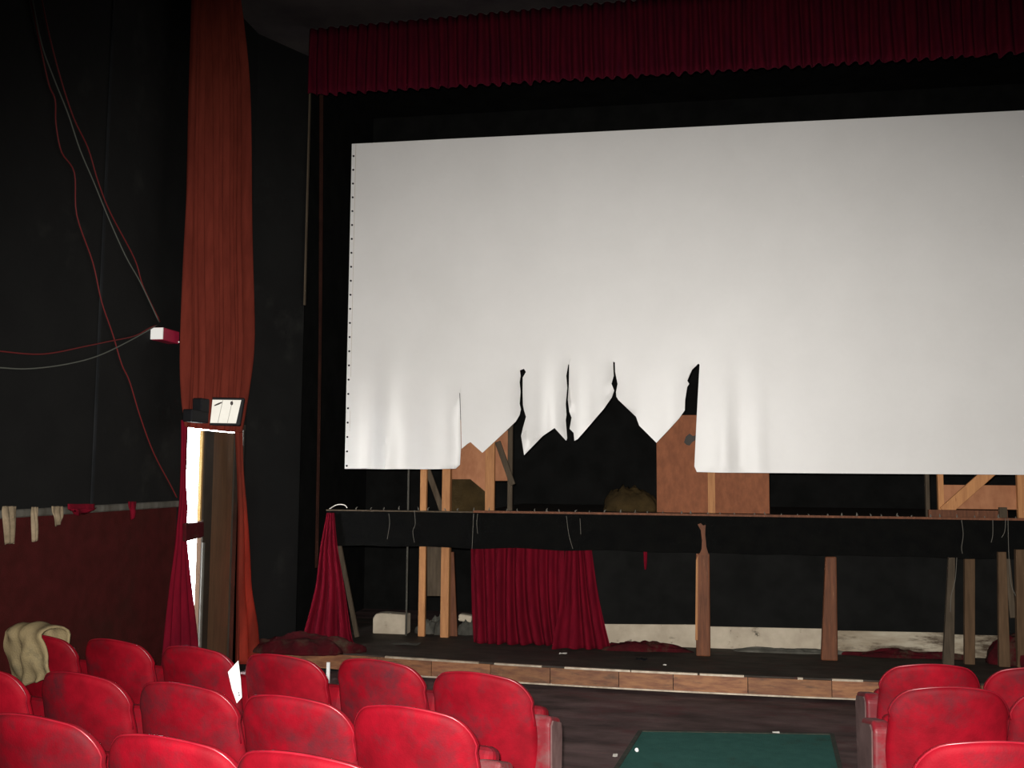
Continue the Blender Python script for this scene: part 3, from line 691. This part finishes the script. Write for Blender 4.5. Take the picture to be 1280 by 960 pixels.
# torn cloth hanging from the rail
for u0, u1, v0, v1, mk, lab in ((3, 20, 636, 681, 'cream', 'longest cream rag on the rail, nearest the left picture edge'), (39, 47, 637, 677, 'cream', 'thin straight cream rag on the rail, second from the left'), (64, 78, 636, 658, 'cream', 'short cream rag on the rail, third from the left'),
                                (160, 170, 630, 650, 'crimson', 'short crimson rag hanging from the rail'), (84, 118, 633, 642, 'crimson', 'flat crimson scrap of cloth along the rail')):
    X = XL + .07; fr_ = .25 * (u1 - u0)
    bm = drape([(onX(u0, v0 - 3, XL + .062), onX(u1, v0 - 3, XL + .062), .002), (onX(u0, v0 + 4, X), onX(u1, v0 + 4, X), .006), (onX(u0 + fr_ * .6, (v0 + v1) / 2, X + .01), onX(u1, (v0 + v1) / 2, X + .01), .01), (onX(u0 + fr_, v1, X), onX(u1 - fr_ * .5, v1 - 3, X), .008)], 2, (1, 0, 0), 14, 4, seed=int(u0) + 1, rag=.03)
    tag(build('torn_rag', bm, MT[mk], None, True), lab, 'rag')

# ================================================================== FLOOR THINGS
zc = FLAT + .012
cp = empty('carpet_runner', (.35, 7, FLAT), label='dark green carpet runner on the aisle floor between the seat blocks', cat='carpet')
q0, q1 = onZ(800.5, 914, zc), onZ(1040, 918, zc); p0, p1 = onZ(771, 960, zc), onZ(1050, 960, zc)
e0 = q0 + (p0 - q0) * ((6.0 - q0.y) / (p0.y - q0.y)); e1 = q1 + (p1 - q1) * ((6.0 - q1.y) / (p1.y - q1.y))
f0 = q0 + (p0 - q0) * ((4.4 - q0.y) / (p0.y - q0.y)); f1 = q1 + (p1 - q1) * ((4.4 - q1.y) / (p1.y - q1.y))
f0.x, f1.x = -.42, .74
for v, y in ((f0, 4.4), (f1, 4.4)): v.z = floor_z(y) + .012
bm = bmesh.new()
def slab(bm, ring, t=.012):
    lo = [bm.verts.new(Vector(p) - Vector((0, 0, t))) for p in ring]; hi = [bm.verts.new(p) for p in ring]
    n = len(ring); bm.faces.new(hi); bm.faces.new(lo[::-1])
    for i in range(n): bm.faces.new((hi[i], lo[i], lo[(i + 1) % n], hi[(i + 1) % n]))
slab(bm, [e0, e1, q1, q0]); slab(bm, [f0, f1, e1, e0])
build('pile', bm, MT['carpet'], cp, world=True)
for a, b in ((e0, q0), (f0, e0), (e1, q1), (f1, e1), (q0, q1)):
    bm = bmesh.new(); bar(bm, a, b, .03, .014, (0, 0, 1)); build('edge_binding', bm, MT['carpet_edge'], cp, world=True)
# litter
def scrap(label, u, v, z, sx, sy, h, mk='paper', name='paper_scrap'):
    c = onZ(u, v, z); bm = bmesh.new()
    g = [[bm.verts.new((c.x + sx * (i / 4 - .5) * (1 + .3 * noise.noise((j, u, 0))), c.y + sy * (j / 4 - .5), z + .003 + h * (.5 + .5 * noise.noise((i * .8 + u, j * .8, v))))) for i in range(5)] for j in range(5)]
    for j in range(4):
        for i in range(4): bm.faces.new((g[j][i], g[j][i + 1], g[j + 1][i + 1], g[j + 1][i]))
    bmesh.ops.recalc_face_normals(bm, faces=bm.faces); bmesh.ops.solidify(bm, geom=bm.faces[:], thickness=.003)
    tag(build(name, bm, MT[mk]), label, 'litter')
scrap('wide dusty scrap lying on the apron left of the crimson skirt', 508, 806, APRON, .26, .12, .02, 'junk')
scrap('small white paper scrap on the apron in front of the crimson skirt', 704, 818.5, APRON, .07, .05, .02)
scrap('dark crumpled scrap on the apron right of the crimson skirt', 802, 827, APRON, .1, .08, .035, 'plastic')
scrap('tiny white scrap on the apron edge beside the dark crumpled scrap', 831, 832, APRON, .03, .03, .012)
scrap('white folded scrap on the floor just under the apron', 818, 861.5, FLAT, .06, .04, .02)
scrap('thin white scrap on the floor beside the green carpet edge', 769, 945, FLAT, .03, .06, .008)
scrap('pale scrap at the far end of the green carpet', 970, 917, FLAT + .012, .05, .03, .01)
c = onZ(796, 940, FLAT + .012)
bm = bmesh.new(); bmesh.ops.create_icosphere(bm, subdivisions=2, radius=.014)
for v in bm.verts: v.co *= 1 + .25 * noise.noise(v.co * 90)
bmesh.ops.translate(bm, verts=bm.verts, vec=(c.x, c.y, FLAT + .026))
tag(build('paper_ball', bm, MT['white']), 'tiny white paper ball on the green carpet', 'litter')
c = onZ(411, 838, FLAT)
bm = bmesh.new(); y = 8.6; a, b = onY(410, 828, y), onY(412, 846, y); box(bm, a.x - .015, a.x + .015, y, y + .02, FLAT, a.z); bevel(bm, .003, 1)
tag(build('white_stake', bm, MT['white']), 'short white upright stake seen between two front-row seats', 'stake')

# ================================================================== SEATS
HW = .272
def outline():
    pts = []; r = .10; zb = .34
    def topz(x): return .85 - .05 * (x / HW) ** 2
    # bottom edge left->right, right side up, arched top right->left, left side down
    for i in range(9): pts.append((-HW + .03 + (2 * HW - .06) * i / 8, zb))
    for i in range(1, 9): pts.append((HW - .01 + .008 * sin(pi * i / 8), zb + .02 + (topz(HW) - r - .004 - zb - .02) * i / 8))
    e = HW - .002
    def tz(x):                      # arched top with rounded shoulders
        k = max(0, abs(x) - (e - r)) / r
        return topz(x) - r * (1 - sqrt(max(0, 1 - k * k)))
    ang = [pi / 2 * i / 7 for i in range(1, 7)]
    for t in ang:
        x = e - r + r * cos(t); pts.append((x, tz(x)))
    n = 16; xc = e - r
    for i in range(n + 1):
        x = xc - 2 * xc * i / n; pts.append((x, topz(x)))
    m = [(-x, z) for x, z in pts[9:23]]
    return pts + m[::-1]
OUT = outline()
def back_y(x, z): return .055 * (x / HW) ** 2 - (z - .34) * .22
def make_backrest():
    bm = bmesh.new(); cz = .58; rings = []
    prof = [(1.0, 0.0), (.992, .35), (.972, .7), (.94, .92), (.88, 1.0), (.7, 1.06), (.45, 1.1), (.2, 1.12)]
    def ring(k, t, side):
        th = .026 if side > 0 else .030
        return [bm.verts.new((x * k, back_y(x * k, cz + (z - cz) * k) + side * th * t, cz + (z - cz) * k)) for x, z in OUT]
    edge = ring(1, 0, 1); n = len(OUT)
    for side in (1, -1):
        prev = edge
        for k, t in prof[1:]:
            cur = ring(k, t, side)
            for i in range(n): bm.faces.new((prev[i], prev[(i + 1) % n], cur[(i + 1) % n], cur[i]))
            prev = cur
        bm.faces.new(prev)
    bmesh.ops.recalc_face_normals(bm, faces=bm.faces)
    me = bpy.data.meshes.new('backrest'); bm.to_mesh(me); bm.free(); return me
def make_bead():
    bm = bmesh.new(); pts = []
    for x, z in OUT[14:14 + 33]:
        pts.append((x * .985, back_y(x, z) - .012, z - .001))
    tube(bm, pts, .0042, 6); bmesh.ops.recalc_face_normals(bm, faces=bm.faces)
    me = bpy.data.meshes.new('edge_bead'); bm.to_mesh(me); bm.free(); return me
def make_cushion():
    bm = bmesh.new(); box(bm, -.225, .225, -.02, .36, -.05, .05); bevel(bm, .035, 3)
    bmesh.ops.rotate(bm, verts=bm.verts, cent=(0, 0, 0), matrix=Matrix.Rotation(radians(74), 3, 'X'))
    bmesh.ops.translate(bm, verts=bm.verts, vec=(0, .13, .30))
    bmesh.ops.recalc_face_normals(bm, faces=bm.faces)
    me = bpy.data.meshes.new('seat_cushion'); bm.to_mesh(me); bm.free(); return me
def make_standard():
    bm = bmesh.new()
    prism(bm, [(-.012, -.02, .05), (-.012, .30, .05), (-.012, .33, .48), (-.012, -.03, .51)], (.024, 0, 0))
    prism(bm, [(-.03, -.08, 0), (-.03, .36, 0), (-.03, .33, .05), (-.03, -.05, .05)], (.06, 0, 0))
    bevel(bm, .004, 1); bmesh.ops.recalc_face_normals(bm, faces=bm.faces)
    me = bpy.data.meshes.new('standard'); bm.to_mesh(me); bm.free(); return me
def make_arm():
    bm = bmesh.new()
    prism(bm, [(-.024, .03, .505), (-.024, .34, .475), (-.024, .35, .505), (-.024, .04, .54)], (.052, 0, 0)); bevel(bm, .010, 2)
    bmesh.ops.recalc_face_normals(bm, faces=bm.faces)
    me = bpy.data.meshes.new('armrest'); bm.to_mesh(me); bm.free(); return me
def make_end():
    bm = bmesh.new()
    prism(bm, [(-.04, .03, .04), (-.04, .22, .04), (-.04, .25, .56), (-.04, .23, .625), (-.04, .05, .655), (-.04, .01, .62)], (.08, 0, 0)); bevel(bm, .016, 3)
    bmesh.ops.recalc_face_normals(bm, faces=bm.faces)
    me = bpy.data.meshes.new('end_panel'); bm.to_mesh(me); bm.free(); return me
def make_endside():
    bm = bmesh.new()
    prism(bm, [(0, .05, .06), (0, .21, .06), (0, .235, .56), (0, .215, .605), (0, .06, .632), (0, .03, .61)], (.008, 0, 0))
    bmesh.ops.recalc_face_normals(bm, faces=bm.faces)
    me = bpy.data.meshes.new('side_plate'); bm.to_mesh(me); bm.free(); return me
ME = dict(back=make_backrest(), bead=make_bead(), cush=make_cushion(), std=make_standard(), arm=make_arm(), end=make_end(), side=make_endside())
PITCH = .28
def seat(x, y, rz, label, group, end=None, dz=0, wall=False):
    """x,y: where the top of the backrest is; end: 'R' or 'L' when an aisle panel closes the row there"""
    oy = -back_y(0, .85)
    d = Vector((-sin(rz), cos(rz)))
    loc = Vector((x + d.x * oy, y + d.y * oy, 0)); loc.z = floor_z(loc.y) + dz
    r = empty('theatre_seat', loc, rz, label, 'seat', group)
    link('backrest', ME['back'], MT['seat'], r, True)
    link('edge_bead', ME['bead'], MT['seat_edge'], r, True)
    link('seat_cushion', ME['cush'], MT['seat'], r)
    sides = [] if wall else [(-PITCH, 'L')]
    if end == 'R': sides.append((PITCH, 'R'))
    for sx, k in sides:
        if end == k:
            o = link('end_panel', ME['end'], MT['arm'], r); o.location = (sx, 0, 0)
            if k == 'R': o.scale = (1.25, .6, 1)
            q = link('side_plate', ME['side'], MT['arm_dust'], o); q.location = (.038 if k == 'R' else -.046, 0, 0)
        else:
            o = link('standard', ME['std'], MT['iron'], r); o.location = (sx, 0, 0)
            o = link('armrest', ME['arm'], MT['arm'], r); o.location = (sx, 0, 0)
    if end == 'L':
        o = link('standard', ME['std'], MT['iron'], r); o.location = (PITCH, 0, 0)
        o = link('armrest', ME['arm'], MT['arm'], r); o.location = (PITCH, 0, 0)
    return r
def top_at(u, v):
    d = ray(u, v); # plane z = .85 -.145 - RAKE*y
    t = (.705 - EYE.z - RAKE * EYE.y) / (d.z + RAKE * d.y); return EYE + d * t
# (u of the backrest centre, v of its top) in each row, left to right
ROWS = [
    ('L1', -16, [(46, 791), (138, 797), (238, 806), (347, 816), (467, 822), (594, 838)], ['under the khaki cloth', 'just right of the khaki cloth', 'just left of the white card', 'just right of the white card', 'next but one to the aisle', 'at the aisle end'], 'front row of the left block', 'R'),
    ('L2', -15, [(-32, 830), (93, 838), (222, 851), (359, 867), (506, 880)], ['cut off by the left picture edge', 'second from the left picture edge', 'in the middle of its row', 'next but one to the aisle', 'at the aisle end'], 'second row of the left block', 'R'),
    ('L3', -13, [(35, 890), (201, 916), (372, 937)], ['at the left picture edge', 'second from the left picture edge', 'third from the left picture edge'], 'nearest row of the left block', None),
    ('R1', 5, [(1166, 828), (1300, 832)], ['at the aisle end', 'cut off by the right picture edge'], 'front row of the right block', 'L'),
    ('R2', 5, [(1191, 856), (1346, 860)], ['at the aisle end', 'cut off by the right picture edge'], 'second row of the right block', 'L'),
    ('R3', 5, [(1253, 923)], ['at the lower right picture edge'], 'nearest row of the right block', None),
]
SP = {}
for key, rot, cs, names, rowname, end in ROWS:
    for i, ((u, v), nm) in enumerate(zip(cs, names)):
        p = top_at(u, v)
        e = None
        if end == 'R' and i == len(cs) - 1: e = 'R'
        if end == 'L' and i == 0: e = 'L'
        SP[key, i] = seat(p.x, p.y, radians(rot), 'red theatre seat ' + nm + ', ' + rowname, 'red seats, ' + rowname, e, wall=(key == 'L1' and i == 0))

# white card stuck between two front-row seats
a = SP['L1', 2].location; b = SP['L1', 3].location; mid = (a + b) / 2
Yc = (a.y + b.y) / 2 - .06
pts = [onY(u, v, Yc) for u, v in ((297.5, 826), (285, 840), (290, 862), (296, 879), (302, 872), (300.5, 850))]
wc = empty('white_card', pts[3], label='white card sticking up between two front-row seats of the left block', cat='card')
bm = bmesh.new(); prism(bm, pts, (0, .006, 0)); build('sheet', bm, MT['white'], wc, world=True)
for u, v in ((298.5, 866), (299, 869)):
    p = onY(u, v, Yc - .001); bm = bmesh.new(); box(bm, p.x - .004, p.x + .004, p.y - .001, p.y + .001, p.z - .003, p.z + .003); build('printed_mark', bm, MT['plastic'], wc, world=True)

# khaki cloth thrown over the leftmost front seat
s0 = SP['L1', 0]
bm = bmesh.new()
M0 = Matrix.Translation(s0.location) @ Matrix.Rotation(s0.rotation_euler.z, 4, 'Z')
def cloth_pt(s, t):
    """s across 0..1, t from the front hem over the top to the back hem 0..1"""
    x = -.37 + .52 * s
    top_ = .85 - .045 * (min(abs(x), HW) / HW) ** 2 + .035 + .03 * noise.noise((s * 3, 1, t * 2)) - (max(0, abs(x) - .25) * 1.2)
    arc = .08
    if t < .35:
        k = (.35 - t) / .35; y = back_y(x, .85) + .10; z = top_ - .03 - .28 * k
    elif t < .55:
        k = (t - .35) / .2; y = back_y(x, .85) + .10 * cos(pi * k); z = top_ - .03 + .06 * sin(pi * k)
    else:
        k = (t - .55) / .45; ln = .32 + .05 * sin(s * 4 + 1); y = back_y(x, .85 - ln * k) - .075 - .03 * noise.noise((s * 4, t * 4, 3)) - .02; z = top_ - .03 - ln * k
    y += .03 * noise.noise((s * 5, t * 7, 8)) + .02 * noise.noise((s * 11, t * 3, 2)); z += .02 * noise.noise((s * 6, t * 3, 5)); x += .02 * noise.noise((s * 4, t * 5, 1)) + (.05 * (t - .55) if t > .55 else 0)
    return M0 @ Vector((x, y, z))
g = [[bm.verts.new(cloth_pt(i / 28, j / 36)) for i in range(29)] for j in range(37)]
for j in range(36):
    for i in range(28): bm.faces.new((g[j][i], g[j][i + 1], g[j + 1][i + 1], g[j + 1][i]))
bmesh.ops.recalc_face_normals(bm, faces=bm.faces); bmesh.ops.solidify(bm, geom=bm.faces[:], thickness=.012)
tag(build('draped_cloth', bm, MT['khaki'], None, True), 'khaki cloth thrown over the leftmost front-row seat', 'cloth')
